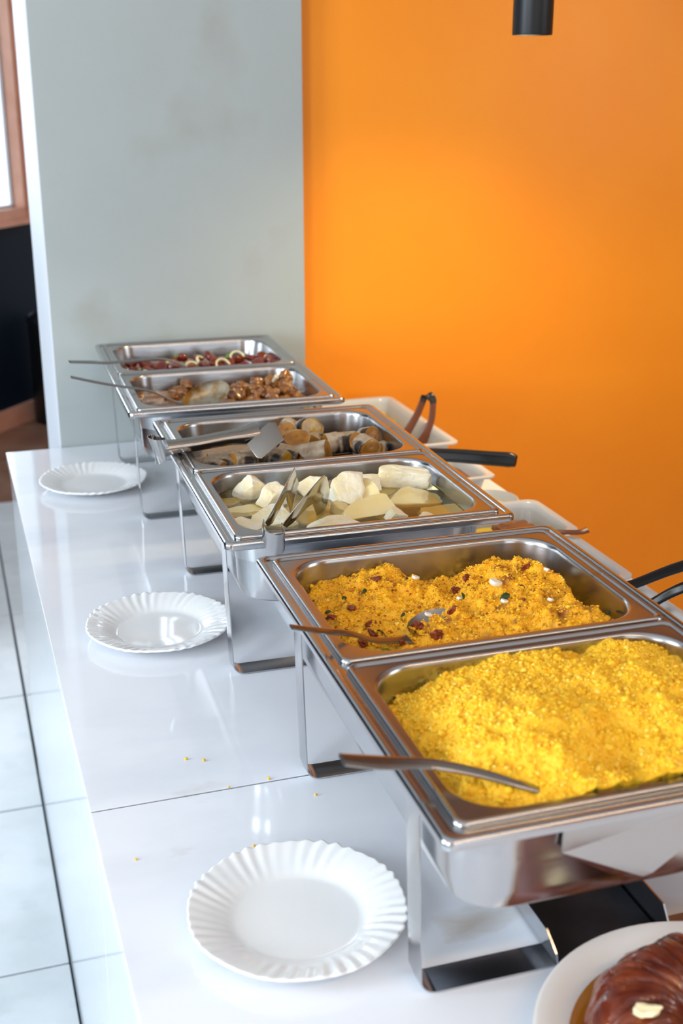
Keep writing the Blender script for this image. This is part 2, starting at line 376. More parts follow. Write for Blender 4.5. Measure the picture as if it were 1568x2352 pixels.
chl = ['farthest steel chafing dish, against the grey wall, holding sausage and chicken pans', 'middle steel chafing dish holding the plantain and boiled cassava pans', 'nearest steel chafing dish holding the two pans of yellow couscous']
for i, (x, y, r) in enumerate(CH):
    t = thing('chafing_dish', chl[i], 'chafing dish', (x, y, T), r, 'steel chafing dishes in a row on the counter')
    wnorm(link('water_pan', me_w, t, (CW/2, CL/2, 0))); wnorm(link('leg', me_l1, t)); wnorm(link('leg', me_l2, t))
    tr = link('burner_tray', me_tray, t, (.198, CL/2, .0035)); link('tray_floor', me_tbot, tr)
    md = tr.modifiers.new('thickness', 'SOLIDIFY'); md.thickness = .0018; md.offset = 0
    if i == 2:
        V, F = [], []
        P = [(.100, -.0102), (.100, -.038), (.146, -.068), (.167, -.070), (.175, -.068), (.27, -.073), (.27, -.0102)]
        for d in (.0, .0015):
            V += [(px, .0185+d-(.004 if 2 < k < 5 else 0), H+pz) for k, (px, pz) in enumerate(P)]
        n = len(P); F = [list(range(n)), [n+k for k in range(n)][::-1]]+[[k, (k+1) % n, n+(k+1) % n, n+k] for k in range(n)]
        link('front_plate', mesh('front_plate', V, F, M['polish'], False), t)

def food_pan():
    a, b = .3265, .2625
    def R(ins, z, r): return rrect(a-2*ins, b-2*ins, r, z, 9)
    rings = [R(.0022, -.0006, .007), R(.0, -.0004, .008), R(-.0002, .0020, .009), R(.0008, .0040, .009), R(.0026, .0046, .009), R(.0042, .0040, .008), R(.0052, .0024, .008), R(.006, .0022, .008),
             R(.0115, .0022, .043), R(.0130, .0016, .044), R(.0142, -.0004, .045), R(.0150, -.004, .045), R(.0205, -.048, .042), R(.0225, -.056, .040), R(.028, -.061, .036), R(.036, -.063, .03)]
    return mesh('food_pan', *loft(rings, False, True), M['steel_in'], True, 50)
me_pan = food_pan()
UC, V1, V2 = .178, .1462, .4138                            # pan centres in chafer coordinates
pl = [['steel pan of sausage salad, back half of the farthest chafing dish', 'steel pan of brown chicken stew, front half of the farthest chafing dish'],
      ['steel pan of unpeeled plantain slices, back half of the middle chafing dish', 'steel pan of white cassava in water, front half of the middle chafing dish'],
      ['steel pan of farofa mixed with meat and herbs, back half of the nearest dish', 'steel pan heaped with plain yellow couscous, front half of the nearest dish']]
for i in range(3):
    for k, v in ((0, V2), (1, V1)):
        tag(wnorm(link('food_pan', me_pan, None, Wp(i, UC, v, .0), (0, 0, CH[i][2]))), pl[i][k], 'food pan', 'half-size steel food pans')

# ------------------------------------------------------------------ heaps of couscous
def vnoise(X, Y, freq, seed):
    rs = np.random.RandomState(seed); G = rs.rand(256, 256)
    x = X*freq; y = Y*freq; xi = np.floor(x).astype(int); yi = np.floor(y).astype(int); fx = x-xi; fy = y-yi
    fx = fx*fx*(3-2*fx); fy = fy*fy*(3-2*fy); g = lambda a, b: G[a % 256, b % 256]
    return (g(xi, yi)*(1-fx)+g(xi+1, yi)*fx)*(1-fy)+(g(xi, yi+1)*(1-fx)+g(xi+1, yi+1)*fx)*fy-.5
def tps(ctrl):
    P = np.array(ctrl, float); n = len(P); X = P[:, :2]
    def U(d2): return np.where(d2 > 0, d2*np.log(d2+1e-12), 0)
    K = U(((X[:, None]-X[None])**2).sum(-1))+np.eye(n)*1e-5; Q = np.hstack([np.ones((n, 1)), X])
    A = np.block([[K, Q], [Q.T, np.zeros((3, 3))]]); sol = np.linalg.solve(A, np.concatenate([P[:, 2], np.zeros(3)]))
    def f(u, v):
        u = np.asarray(u, float); v = np.asarray(v, float); sh = u.shape; u = u.ravel(); v = v.ravel()
        d2 = (u[:, None]-X[:, 0])**2+(v[:, None]-X[:, 1])**2
        return (U(d2)@sol[:n]+sol[n]+sol[n+1]*u+sol[n+2]*v).reshape(sh)
    return f
def heap(name, ci, vc, ctrl, mbase, mgrain, seed, label, cat, ngrain, clump=.0030, big=.0016):
    """a heap of grains in pan: smooth body + crumbs as one 'stuff' object"""
    f0 = tps(ctrl); a, b = .3265-.0292, .2625-.0292
    def f(u, v): return f0(u, v)+clump*2*vnoise(u, v, 70, seed)+clump*vnoise(u, v, 160, seed+1)+clump*.5*vnoise(u, v, 380, seed+2)-clump*.9*np.clip(.13-np.abs(vnoise(u, v, 115, seed+5)), 0, 1)/.13*.55
    nx, ny = 150, 118
    us, vs = np.meshgrid(np.linspace(-1, 1, nx), np.linspace(-1, 1, ny), indexing='ij')
    # squircle-like mapping keeps the grid inside the rounded opening
    k = .09; ex, ey = np.sqrt(1-k*vs**8), np.sqrt(1-k*us**8)
    U_ = us*ex; V_ = vs*ey
    X = UC+U_*a/2; Y = vc+V_*b/2; Z = f(X, Y)
    sh = 1-np.clip(-Z, 0, .06)*.9                         # the pan narrows with depth
    X = UC+(X-UC)*sh; Y = vc+(Y-vc)*sh
    Z = np.maximum(Z, -.0600)
    verts = np.stack([X, Y, Z], -1).reshape(-1, 3)
    quads = [(i*ny+j, (i+1)*ny+j, (i+1)*ny+j+1, i*ny+j+1) for i in range(nx-1) for j in range(ny-1)]
    idx = [(i, 0) for i in range(nx)]+[(nx-1, j) for j in range(1, ny)]+[(i, ny-1) for i in range(nx-2, -1, -1)]+[(0, j) for j in range(ny-2, 0, -1)]
    b0 = len(verts); sk = np.array([[UC+(X[i, j]-UC)*.985, vc+(Y[i, j]-vc)*.985, Z[i, j]-.012] for i, j in idx]); verts = np.vstack([verts, sk])
    for q_ in range(len(idx)):
        r_ = (q_+1) % len(idx); quads.append((idx[q_][0]*ny+idx[q_][1], idx[r_][0]*ny+idx[r_][1], b0+r_, b0+q_))
    x, y, r = CH[ci]; c, s = math.cos(r), math.sin(r)
    def toW(P):
        Q = P.copy(); Q[:, 0] = x+P[:, 0]*c-P[:, 1]*s; Q[:, 1] = y+P[:, 0]*s+P[:, 1]*c; Q[:, 2] = T+H+P[:, 2]; return Q
    rs = np.random.RandomState(seed)
    AV, AF = [], []; off = 0
    for kk in range(ngrain):
        q = rs.rand(2)*2-1
        gu = UC+q[0]*math.sqrt(1-k*q[1]**8)*a/2*.975; gv = vc+q[1]*math.sqrt(1-k*q[0]**8)*b/2*.97
        R = big*(.45+1.1*rs.rand()**2.2)
        if rs.rand() < .04: R *= 1.8
        base = ICO2 if R > big*1.35 else ICO1
        n_ = base[0].shape[0]
        AV.append((base[0]*(1+.75*(rs.rand(n_, 1)-.5))*R*np.array([1, .7+.5*rs.rand(), .6+.35*rs.rand()]), gu, gv, R)); AF.append(base[1])
    gu = np.array([v[1] for v in AV]); gv = np.array([v[2] for v in AV]); gz = f(gu, gv)
    sh = 1-np.clip(-gz, 0, .06)*.9; gu = UC+(gu-UC)*sh; gv = vc+(gv-vc)*sh
    allv = []; faces = []; off = 0
    for (v, _, _, R), ff, a_, b_, z_ in zip(AV, AF, gu, gv, gz):
        if z_ < -.058: continue
        allv.append(v+np.array([a_, b_, z_+R*.25])); faces += [(p+off, q+off, w_+off) for p, q, w_ in ff]; off += len(v)
    root_me = bpy.data.meshes.new(name); root_me.from_pydata(toW(verts).tolist(), [], quads); root_me.materials.append(mbase)
    nb = len(verts); G = toW(np.vstack(allv))
    me = bpy.data.meshes.new(name)
    me.from_pydata(np.vstack([toW(verts), G]).tolist(), [], quads+[tuple(i+nb for i in t_) for t_ in faces])
    me.materials.append(mbase); me.materials.append(mgrain)
    mi = np.ones(len(me.polygons), dtype=np.int32); mi[:len(quads)] = 0; me.polygons.foreach_set('material_index', mi)
    me.polygons.foreach_set('use_smooth', np.ones(len(me.polygons), dtype=bool))
    o = link(name, me); tag(o, label, cat, None, 'stuff')
    return f
fc = heap('couscous', 2, V1, [(.042, .194, -.016), (.040, .13, -.016), (.038, .06, -.012), (.055, .255, -.026), (.075, .25, -.016), (.11, .25, -.009), (.16, .252, .001), (.205, .252, .000), (.237, .25, -.009), (.256, .25, .002),
      (.31, .25, -.009), (.325, .2, -.012), (.325, .1, -.006), (.31, .04, .002), (.088, .028, -.008), (.142, .028, .004), (.204, .028, .004), (.26, .03, .004), (.125, .04, .006), (.06, .04, -.014), (.09, .045, -.004), (.068, .10, .012), (.09, .17, .010),
      (.157, .187, .008), (.150, .145, .018), (.129, .106, .027), (.150, .10, .024), (.168, .068, -.008), (.178, .085, .000), (.12, .06, .018), (.196, .040, .010), (.227, .116, .021), (.205, .16, .017), (.245, .20, .012), (.28, .15, .012), (.21, .07, .012)],
      M['couscous'], M['couscous_g'], 11, 'plain bright yellow couscous heaped in the nearest pan', 'couscous', 13000, .0038, .00128)
ff = heap('farofa', 2, V2, [(.05, .535, -.026), (.032, .48, -.030), (.03, .42, -.034), (.032, .36, -.036), (.093, .53, -.022), (.128, .515, -.011), (.18, .53, -.033), (.248, .52, -.030), (.265, .495, -.007), (.285, .47, -.004), (.300, .52, -.045),
      (.306, .45, -.012), (.322, .45, -.040), (.314, .42, -.024), (.330, .42, -.052), (.333, .38, -.048), (.318, .36, -.022), (.335, .53, -.060), (.30, .305, -.014), (.2, .30, -.018), (.1, .30, -.028), (.05, .31, -.036),
      (.12, .38, -.026), (.2, .39, -.014), (.26, .40, -.008), (.12, .46, -.020), (.19, .46, -.022), (.07, .44, -.028), (.335, .31, -.04)],
      M['farofa'], M['farofa_g'], 23, 'orange-yellow farofa with meat crumbs and herbs in the pan behind the couscous', 'farofa', 19000, .0060, .00092)

def lump(base, size, seed, cuts=(), rough=.06, nf=3.0, sq=2.6, jag=0):
    """irregular chunk: superellipsoid cut by planes and roughened"""
    V, F = base; V = V.copy(); rs = np.random.RandomState(seed)
    n = (np.abs(V)**sq).sum(1)**(1/sq); V = V/n[:, None]
    for (nx_, ny_, nz_, d) in cuts:
        nn = np.array([nx_, ny_, nz_], float); nn /= np.linalg.norm(nn)
        s = V@nn; k = s > d; V[k] -= np.outer((s[k]-d)*.97, nn)
    out = []
    for v in V:
        p = Vector(v)*nf+Vector((seed*3.1, seed, 0)); d = noise.noise(p)*rough+(noise.noise(p*4)*jag if jag else 0)
        out.append(v*(1+d))
    V = np.array(out)*np.array(size)/2
    return V, F
def put(name, V, F, m, loc, rot, label, cat, group=None, sharp=50):
    o = link(name, mesh(name, V, F, m, True, sharp), None, loc, rot); return tag(o, label, cat, group)

# bits in the farofa
def on_farofa(u, v, up=.0): return Wp(2, u, v, float(ff(np.array([u]), np.array([v]))[0])+up)
for k, (u, v, s, a, lab) in enumerate([(.226, .424, .016, .3, 'white egg chunk at the middle of the farofa'), (.19, .432, .012, .9, 'white egg sliver left of the middle of the farofa'),
         (.305, .468, .017, .2, 'pale egg chunk at the back right of the farofa'), (.292, .440, .011, 1.2, 'small egg chunk below the back right lump of farofa'), (.22, .388, .010, .5, 'small egg piece beside the dark herb leaf in the farofa'),
         (.16, .485, .010, .5, 'small egg piece at the back of the farofa'), (.142, .40, .009, 0, 'tiny egg piece above the spoon bowl in the farofa'), (.265, .375, .009, 1, 'tiny egg piece on the right of the farofa')]):
    V, F = lump(ICO2, (s, s*.7, s*.55), k+40, [(0, 0, 1, .45), (1, .3, 0, .6)], .1)
    put('egg_piece', V, F, M['egg'], on_farofa(u, v, .002), (.2, .3, a), lab, 'egg piece', 'egg pieces in the farofa')
ORD = ['first', 'second', 'third', 'fourth', 'fifth', 'sixth', 'seventh', 'eighth', 'ninth', 'tenth', 'eleventh', 'twelfth', 'thirteenth', 'fourteenth', 'fifteenth', 'sixteenth', 'seventeenth', 'eighteenth', 'nineteenth', 'twentieth']
rs = np.random.RandomState(5)
spots = [(.07, .39), (.082, .40), (.09, .385), (.06, .41), (.105, .372), (.10, .36), (.125, .385), (.05, .44), (.075, .45), (.115, .49), (.20, .46), (.215, .47), (.24, .385), (.165, .395), (.09, .42), (.27, .45), (.135, .36), (.06, .37), (.045, .39), (.11, .345)]
spots.sort(key=lambda p: p[0]-p[1]*.45)
for k, (u, v) in enumerate(spots):
    s = .009+.007*rs.rand(); V, F = lump(ICO3, (s*1.15, s*.75, s*.55), k+60, [(0, 0, 1, .5), (1, .4, 0, .5)], .5, 2.4, 2.4, .12)
    put('meat_bit', V, F, M['sausage'], on_farofa(u, v, -.0003), (rs.rand(), rs.rand(), rs.rand()*3), 'dark red bit of dried meat in the farofa, %s from the left' % ORD[k], 'meat bit', 'dark meat bits in the farofa')
for k, (u, v, s, a) in enumerate([(.222, .392, .014, .3), (.19, .425, .011, 1.2), (.184, .428, .008, .4), (.155, .50, .008, 1), (.075, .475, .008, 0), (.10, .48, .009, .7), (.09, .395, .012, 2), (.318, .35, .008, .5), (.25, .41, .007, 1.9), (.052, .455, .007, 0), (.12, .415, .007, .5)]):
    hk = k
    P = [(-s/2, 0, 0), (-s/6, 0, .0015), (s/4, 0, .0015), (s/2, 0, -.0005)]
    V, F = ribbon(P, (0, 1, .3), [.001, s*.42, s*.5, .001], .0006, .15, 3)
    put('herb_leaf', V, F, M['herb'], on_farofa(u, v, .0035), (.5, -.2, a), 'dark green herb fleck on the farofa %s' % ['beside the white egg chunk', 'in the middle', 'in the middle, smaller of the pair', 'at the back', 'at the back left', 'at the back, right of the leftmost', 'at the left front', 'at the far right front', 'right of the middle', 'at the left edge', 'left of the middle'][k], 'herb', 'herb flecks on the farofa')
V, F = lump(ICO3, (.019, .012, .008), 5, [(0, 0, 1, .4)], .15)
put('pepper_piece', V, F, M['pepper'], on_farofa(.080, .362, .001), (.1, 0, .4), 'olive green pepper piece in the farofa near its spoon handle', 'pepper piece')

# ------------------------------------------------------------------ cassava in water
def water(name, ci, vc, z, m, label):
    a, b = .3265-.0302, .2625-.0302
    rings = [rrect(a-2*e, b-2*e, .043, zz, 9) for e, zz in ((.0070, -.060), (.0062, -.05), (max(0., -z*.13)+.0004, z))]
    o = link(name, mesh(name, *loft(rings, True, True), m, True, 30), None, Wp(ci, UC, vc, .0), (0, 0, CH[ci][2]))
    return tag(o, label, 'liquid', None, 'stuff')
water('cooking_water', 1, V1, -.020, M['broth'], 'clear yellowish cooking water around the cassava chunks')
water('cooking_liquid', 1, V2, -.034, M['broth_d'], 'dark cooking liquid at the bottom of the plantain pan')
CAS = [  # u, v, z centre, size, rot, cuts, smooth?, label
 (.079, .222, -.017, (.046, .044, .042), (.5, .3, .5), [(0, -1, .3, .55), (1, 0, .4, .7)], 0, 'rounded cassava chunk at the back left of the pan, behind the first piece'),
 (.103, .185, -.015, (.054, .042, .048), (.9, .2, .4), [(0, -.7, .8, .45), (1, 0, 0, .8)], 0, 'cut cassava chunk with rough white face, left of the tongs'),
 (.158, .205, -.015, (.046, .036, .036), (.4, .2, .2), [(-.5, -.3, .8, .55)], 0, 'cassava chunk between the two arms of the tongs, at the back'),
 (.196, .170, -.011, (.060, .054, .050), (.3, .1, .1), [(-.2, -.6, .8, .5), (1, -.2, .2, .72)], 0, 'largest cassava chunk, with a brown scar, right of the tongs'),
 (.224, .172, -.015, (.040, .058, .036), (.2, .5, .5), [(.6, -.5, .6, .45)], 1, 'yellow wedge of cassava leaning on the right of the largest chunk'),
 (.228, .212, -.014, (.058, .038, .034), (.2, 0, -.2), [(0, -.3, 1, .6), (1, 0, 0, .85)], 0, 'rough white cassava chunk at the back, middle of the pan'),
 (.285, .205, -.009, (.074, .026, .036), (.25, .06, -.42), [(0, 0, 1, .75), (1, 0, 0, .93), (0, -1, .2, .75), (-1, 0, 0, .93), (0, 1, 0, .8)], 0, 'long rectangular cassava bar at the back right corner'),
 (.278, .155, -.024, (.078, .050, .034), (.1, .1, -.15), [(-.3, -.2, 1, .5), (.5, 0, 1, .55)], 1, 'smooth half-sunk cassava piece on the right below the bar'),
 (.207, .118, -.021, (.078, .036, .034), (.2, -.1, .3), [(0, -.4, 1, .5), (1, 0, 0, .85)], 1, 'long yellow cassava piece in front of the largest chunk'),
 (.234, .088, -.018, (.034, .030, .026), (.3, .3, .5), [(0, 0, 1, .5), (1, 0, .2, .6), (0, -1, 0, .6)], 0, 'small white cube of cassava at the front, right of the middle'),
 (.150, .073, -.017, (.074, .034, .024), (.1, 0, .08), [(0, 0, 1, .6), (0, -1, 0, .8)], 0, 'flat cassava slice at the front rim with an orange speck'),
 (.048, .098, -.018, (.048, .058, .028), (.1, .1, .5), [(0, 0, 1, .5), (1, 0, 0, .7), (0, 1, 0, .7)], 0, 'white cut cassava piece in the front left corner'),
 (.056, .168, -.026, (.062, .040, .024), (.05, 0, .05), [(0, 0, 1, .5)], 1, 'flat pale cassava piece along the left wall'),
 (.085, .125, -.022, (.066, .052, .032), (.2, .1, -.2), [(0, -.3, 1, .5)], 0, 'cassava chunk under the left arm of the tongs, near the front'),
 (.298, .098, -.030, (.080, .046, .024), (0, 0, .1), [(0, 0, 1, .6)], 1, 'submerged cassava piece in the front right corner'),
 (.268, .075, -.022, (.036, .026, .018), (.2, .1, .4), [(0, 0, 1, .5), (1, 0, 0, .7)], 0, 'thin white cassava chip above the water at the front right'),
 (.045, .215, -.031, (.036, .032, .022), (0, 0, 0), [(0, 0, 1, .7)], 1, 'submerged cassava piece in the back left corner'),
 (.248, .205, -.034, (.050, .050, .026), (0, 0, 0), [(0, 0, 1, .7)], 1, 'submerged cassava piece under the long bar'),
 (.150, .135, -.034, (.080, .060, .030), (0, 0, .3), [(0, 0, 1, .7)], 1, 'sunken cassava piece beneath the tongs'),
 (.175, .125, -.020, (.022, .034, .030), (.3, 0, .4), [(0, 0, 1, .7)], 1, 'narrow cassava sliver between the tongs and the largest chunk')]
for k, (u, v, z, s, rt, cuts, sm, lab) in enumerate(CAS):
    rq = np.random.RandomState(k+50); extra_cuts = [(rq.randn(), rq.randn(), rq.randn()*.6, .66+.16*rq.rand()) for _ in range(0 if k == 6 else 3 if sm else 6)]
    V, F = lump(ICO4, s, k+3, list(cuts)+extra_cuts, .10, 2.0, 3.4, .008 if sm else .022)
    put('cassava_chunk', V, F, M['cassava_s' if sm else 'cassava'], Wp(1, u, v, z), rt, lab, 'cassava', 'boiled cassava chunks', 32)

# ------------------------------------------------------------------ plantain slices
def plantain(L_, R, sk0, sk1, seed, half=False):
    """cylinder of flesh cut on the slant with the peel around it; axis = x"""
    n, m_ = 28, 6; V = []; F = []
    def sect(t, j, rad):
        a = 2*PI*j/n; fr = 1+.05*math.cos(3*a+seed)+.03*math.cos(5*a)
        y, z = rad*fr*math.cos(a), rad*fr*math.sin(a)*.93
        sk = sk0*(1-t)+sk1*t; return ((t-.5)*L_+sk*z, y, z)
    for i in range(m_+1):
        for j in range(n): V.append(sect(i/m_, j, R*.93))
    for i in range(m_):
        for j in range(n): F.append([i*n+j, i*n+(j+1) % n, (i+1)*n+(j+1) % n, (i+1)*n+j])
    for t, sgn, base in ((0, -1, 0), (1, 1, m_*n)):       # end faces, slightly domed with a seed ring
        ring = base_ring = [base+j for j in range(n)]
        for q, h in ((.75, .0008), (.45, -.0004), (.2, .0006)):
            k0 = len(V)
            for j in range(n):
                x, y, z = sect(t, j, R*.93*q); V.append((x+sgn*h, y, z))
            nr = [k0+j for j in range(n)]
            for j in range(n): F.append([ring[j], ring[(j+1) % n], nr[(j+1) % n], nr[j]])
            ring = nr
        F.append(ring)
    PV, PF = [], []
    for i in range(m_+1):
        for j in range(n): PV.append(sect(.015+.97*i/m_, j, R*.935))
    for i in range(m_+1):
        for j in range(n): PV.append(sect(.0+i/m_*1.0, j, R*1.0))
    o = (m_+1)*n
    for i in range(m_):
        for j in range(n):
            PF.append([i*n+j, (i+1)*n+j, (i+1)*n+(j+1) % n, i*n+(j+1) % n]); PF.append([o+i*n+j, o+i*n+(j+1) % n, o+(i+1)*n+(j+1) % n, o+(i+1)*n+j])
    for j in range(n):
        q = (j+1) % n; PF.append([j, q, o+q, o+j]); PF.append([m_*n+j, o+m_*n+j, o+m_*n+q, m_*n+q])
    return (V, F), (PV, PF)
PLA = [  # u, v, z, length, radius, slants, rot(x,y,z), yellow?, label
 (.226, .476, -.010, .018, .0210, 0, .1, (0, -.35, -1.25), 1, 'round plantain slice standing upright with its yellow cut face forward, topmost'),
 (.203, .505, -.014, .022, .0170, 0, .2, (0, .3, -.9), 0, 'peeled-edge plantain end at the back behind the round slice'),
 (.192, .478, -.013, .030, .0165, .2, 0, (0, -.5, -1.9), 0, 'dark plantain slice just right of the tongs head'),
 (.194, .430, -.018, .034, .0205, .3, -.2, (.4, -.9, -1.7), 0, 'thick plantain slice leaning right of the tongs head'),
 (.213, .385, -.018, .036, .0170, .0, .7, (.2, .25, 2.6), 0, 'wedge-cut plantain piece at the front with grey peel'),
 (.258, .418, -.017, .048, .0165, .0, .1, (.1, .03, .10), 0, 'long plantain barrel lying sideways with striped grey peel'),
 (.288, .385, -.016, .034, .0170, .1, 0, (.3, .0, -1.45), 0, 'brown-faced plantain piece at the front right'),
 (.304, .420, -.013, .018, .0185, 0, 0, (0, -.3, -1.0), 0, 'round plantain slice at the right standing on edge'),
 (.278, .405, -.014, .018, .0150, 0, 0, (0, -.5, -1.4), 0, 'small plantain slice between the barrel and the right slices'),
 (.232, .462, -.026, .034, .0165, 0, 0, (0, .1, .9), 0, 'plantain piece lying under the upright round slice'),
 (.100, .375, -.020, .034, .0150, .3, 0, (.2, .1, .15), 0, 'white-peeled plantain piece at the front left under the tongs'),
 (.078, .385, -.024, .028, .0145, .1, .4, (.2, .15, -.7), 1, 'yellow-faced plantain piece left of the white-peeled one'),
 (.062, .378, -.026, .030, .0140, 0, 0, (.1, .1, -1.0), 0, 'dark plantain piece near the front left corner'),
 (.045, .400, -.030, .042, .0140, 0, 0, (.1, 0, .1), 0, 'grey-peeled plantain lying along the left wall'),
 (.080, .425, -.032, .040, .0145, 0, 0, (.1, 0, -.1), 0, 'sunken plantain piece behind the left group'),
 (.118, .400, -.026, .030, .0145, 0, 0, (.1, .2, 1.2), 1, 'plantain piece below the handle of the tongs'),
 (.155, .385, -.022, .030, .0150, .2, 0, (.3, .1, -.9), 1, 'small yellow plantain piece under the tongs head'),
 (.173, .400, -.022, .030, .0145, .1, .2, (.2, .2, -.5), 1, 'light yellow plantain wedge right below the tongs head'),
 (.255, .470, -.030, .036, .0150, 0, 0, (.1, 0, .4), 0, 'sunken plantain piece behind the barrel'),
 (.312, .388, -.024, .022, .0135, .3, 0, (.2, .1, .8), 0, 'small plantain chip at the far right by the wall'),
 (.160, .455, -.030, .036, .0150, 0, 0, (.1, 0, 1.1), 0, 'sunken plantain piece behind the tongs head'),
 (.125, .440, -.034, .036, .0145, 0, 0, (0, 0, .6), 0, 'sunken plantain piece in the middle left'),
 (.200, .400, -.030, .030, .0150, 0, 0, (0, .3, .2), 0, 'plantain piece under the wedge-cut piece')]
for k, (u, v, z, L_, R, a, b, rt, ye, lab) in enumerate(PLA):
    p = Wp(1, u, v, z); o = thing('plantain_slice', lab, 'plantain', p, 0, 'plantain slices with peel'); o.rotation_euler = rt
    fl, pe = plantain(L_, R, a, b, k*1.7)
    link('flesh', mesh('flesh', *fl, M['flesh_y' if ye else 'flesh'], True, 45), o)
    link('peel', mesh('peel', *pe, M['peel'], True, 45), o)

# ------------------------------------------------------------------ chicken stew and sausage salad
def sauce(name, ci, vc, ctrl, m, label, seed):
    f0 = tps(ctrl); a, b = .3265-.034, .2625-.034; nx, ny = 60, 50
    us, vs = np.meshgrid(np.linspace(-1, 1, nx), np.linspace(-1, 1, ny), indexing='ij')
    X = UC+us*np.sqrt(1-.09*vs**8)*a/2; Y = vc+vs*np.sqrt(1-.09*us**8)*b/2
    Z = f0(X, Y)+.006*vnoise(X, Y, 55, seed)+.003*vnoise(X, Y, 130, seed+1)
    s = 1-np.clip(-Z, 0, .06)*1.0; X = UC+(X-UC)*s; Y = vc+(Y-vc)*s
    V = [Wp(ci, x, y, max(z, -.06)) for x, y, z in zip(X.ravel(), Y.ravel(), Z.ravel())]
    F = [[i*ny+j, (i+1)*ny+j, (i+1)*ny+j+1, i*ny+j+1] for i in range(nx-1) for j in range(ny-1)]
    tag(link(name, mesh(name, V, F, m, True, None)), label, 'sauce', None, 'stuff'); return f0
fs = sauce('stew_sauce', 0, V1, [(.04, .05, -.024), (.04, .24, -.026), (.18, .05, -.026), (.18, .24, -.032), (.32, .05, -.026), (.32, .24, -.036), (.1, .15, -.026), (.24, .12, -.024)], M['stew'], 'thick brown stew sauce in the chicken pan', 31)
CHK = [(.112, .215, .036, 'brown chicken piece at the left of the stew', 0), (.128, .232, .026, 'small round chicken piece, topmost of the left group', .010), (.150, .215, .028, 'grey-brown chicken piece left of the spoon', 0),
       (.095, .19, .026, 'small chicken piece low at the left', 0), (.205, .165, .040, 'chicken piece just right of the spoon bowl', .002), (.222, .195, .036, 'chicken piece at the back of the right heap', .004), (.240, .165, .040, 'glossy chicken piece in the middle of the right heap', .006),
       (.252, .205, .038, 'chicken piece at the back middle of the right heap', .008), (.262, .150, .036, 'chicken piece at the front of the right heap', .002), (.275, .195, .036, 'chicken piece with a bone end, right of the middle', .010),
       (.295, .170, .042, 'large chicken piece at the right end', .004), (.300, .200, .034, 'tall pointed chicken piece at the far right', .016), (.225, .125, .036, 'orange-brown chicken piece at the front rim', -.004), (.280, .120, .034, 'chicken piece low at the front right', -.006),
       (.185, .120, .030, 'small chicken piece in front of the spoon', -.006), (.312, .140, .028, 'chicken piece against the right wall', -.004), (.215, .215, .026, 'small chicken piece behind the right heap', -.002)]
for k, (u, v, s, lab, up) in enumerate(CHK):
    V, F = lump(ICO4, (s, s*.82, s*.78), k+90, [], .42, 1.9, 2.0, .10)
    put('chicken_piece', V, F, M['chicken'], Wp(0, u, v, -.026+up), (rnd.random()*3, rnd.random()*3, rnd.random()*3), lab, 'chicken piece', 'chicken pieces in the stew', None)
V, F = lathe([(.0, .0), (.0045, 0), (.0035, .006), (.003, .012), (.0035, .018), (.0048, .021), (.003, .024), (.0, .0245)], 12)
put('bone', V, F, M['palefood'], Wp(0, .271, .19, -.014), (.5, .5, 0), 'pale bone end sticking up from the right of the chicken stew', 'bone')
sauce('sausage_base', 0, V2, [(.04, .31, -.034), (.04, .5, -.036), (.18, .31, -.026), (.18, .5, -.030), (.32, .31, -.028), (.32, .5, -.038)], M['redsausage'], 'dark red sausage crumbs lying low in the farthest pan', 37)
rs = np.random.RandomState(12); k = 0
for row in range(3):
    for col in range(11):
        k = row*11+col
        u = .055+.0262*col+.008*(rs.rand()-.5); v = .330+.055*row+.014*(rs.rand()-.5); s = .020+.010*rs.rand()
        V, F = lump(ICO3, (s, s*.9, s*.62), k+130, [(0, 0, 1, .6)], .2)
        z = -.026+.012*rs.rand()+(.005 if u > .12 else 0)
        put('sausage_slice', V, F, M['redsausage'], Wp(0, u, v, z), (rs.rand()*1.4-.7, rs.rand()*1.4-.7, rs.rand()*3), 'dark red sausage slice in the farthest pan, %s row, %s from the left' % (('front', 'middle', 'back')[row], ORD[col]), 'sausage', 'sausage slices in the farthest pan')
def ring(R, r, a0, a1, n=22):
    P = [(R*math.cos(a0+(a1-a0)*i/n), R*math.sin(a0+(a1-a0)*i/n), 0) for i in range(n+1)]; V, F = [], []; m_ = 8
    for i, p in enumerate(P):
        a = a0+(a1-a0)*i/n
        for j in range(m_):
            b = 2*PI*j/m_; V.append(((R+r*math.cos(b))*math.cos(a), (R+r*math.cos(b))*math.sin(a), r*1.4*math.sin(b)))
    for i in range(n):
        for j in range(m_): F.append([i*m_+j, i*m_+(j+1) % m_, (i+1)*m_+(j+1) % m_, (i+1)*m_+j])
    F += [list(range(m_)), [n*m_+j for j in range(m_)]]
    return V, F
for k, (u, v, R, a0, a1, rt, lab) in enumerate([(.262, .435, .014, .0, 3.6, (.9, 0, .1), 'large curled onion ring at the back right of the sausage pan'), (.222, .375, .014, 0, 3.2, (.9, 0, .3), 'onion ring at the front middle of the sausage pan'),
        (.190, .43, .010, .5, 4.0, (.8, 0, .8), 'onion ring left of the middle of the sausage pan'), (.165, .385, .012, .3, 3.0, (.5, 0, .2), 'thin onion strip in the middle of the sausage pan'), (.130, .415, .010, .2, 2.8, (.4, 0, 0), 'onion strip at the left of the sausage pan'),
        (.315, .405, .008, 1, 4.6, (1.2, 0, 1), 'small upright onion piece at the right wall of the sausage pan'), (.08, .36, .010, .3, 2.6, (.3, 0, 2.2), 'onion strip beneath the spoon handle in the sausage pan')]):
    V, F = ring(R, .0024, a0, a1); put('onion_ring', V, F, M['onion'], Wp(0, u, v, -.016), rt, lab, 'onion', 'onion rings in the sausage pan')
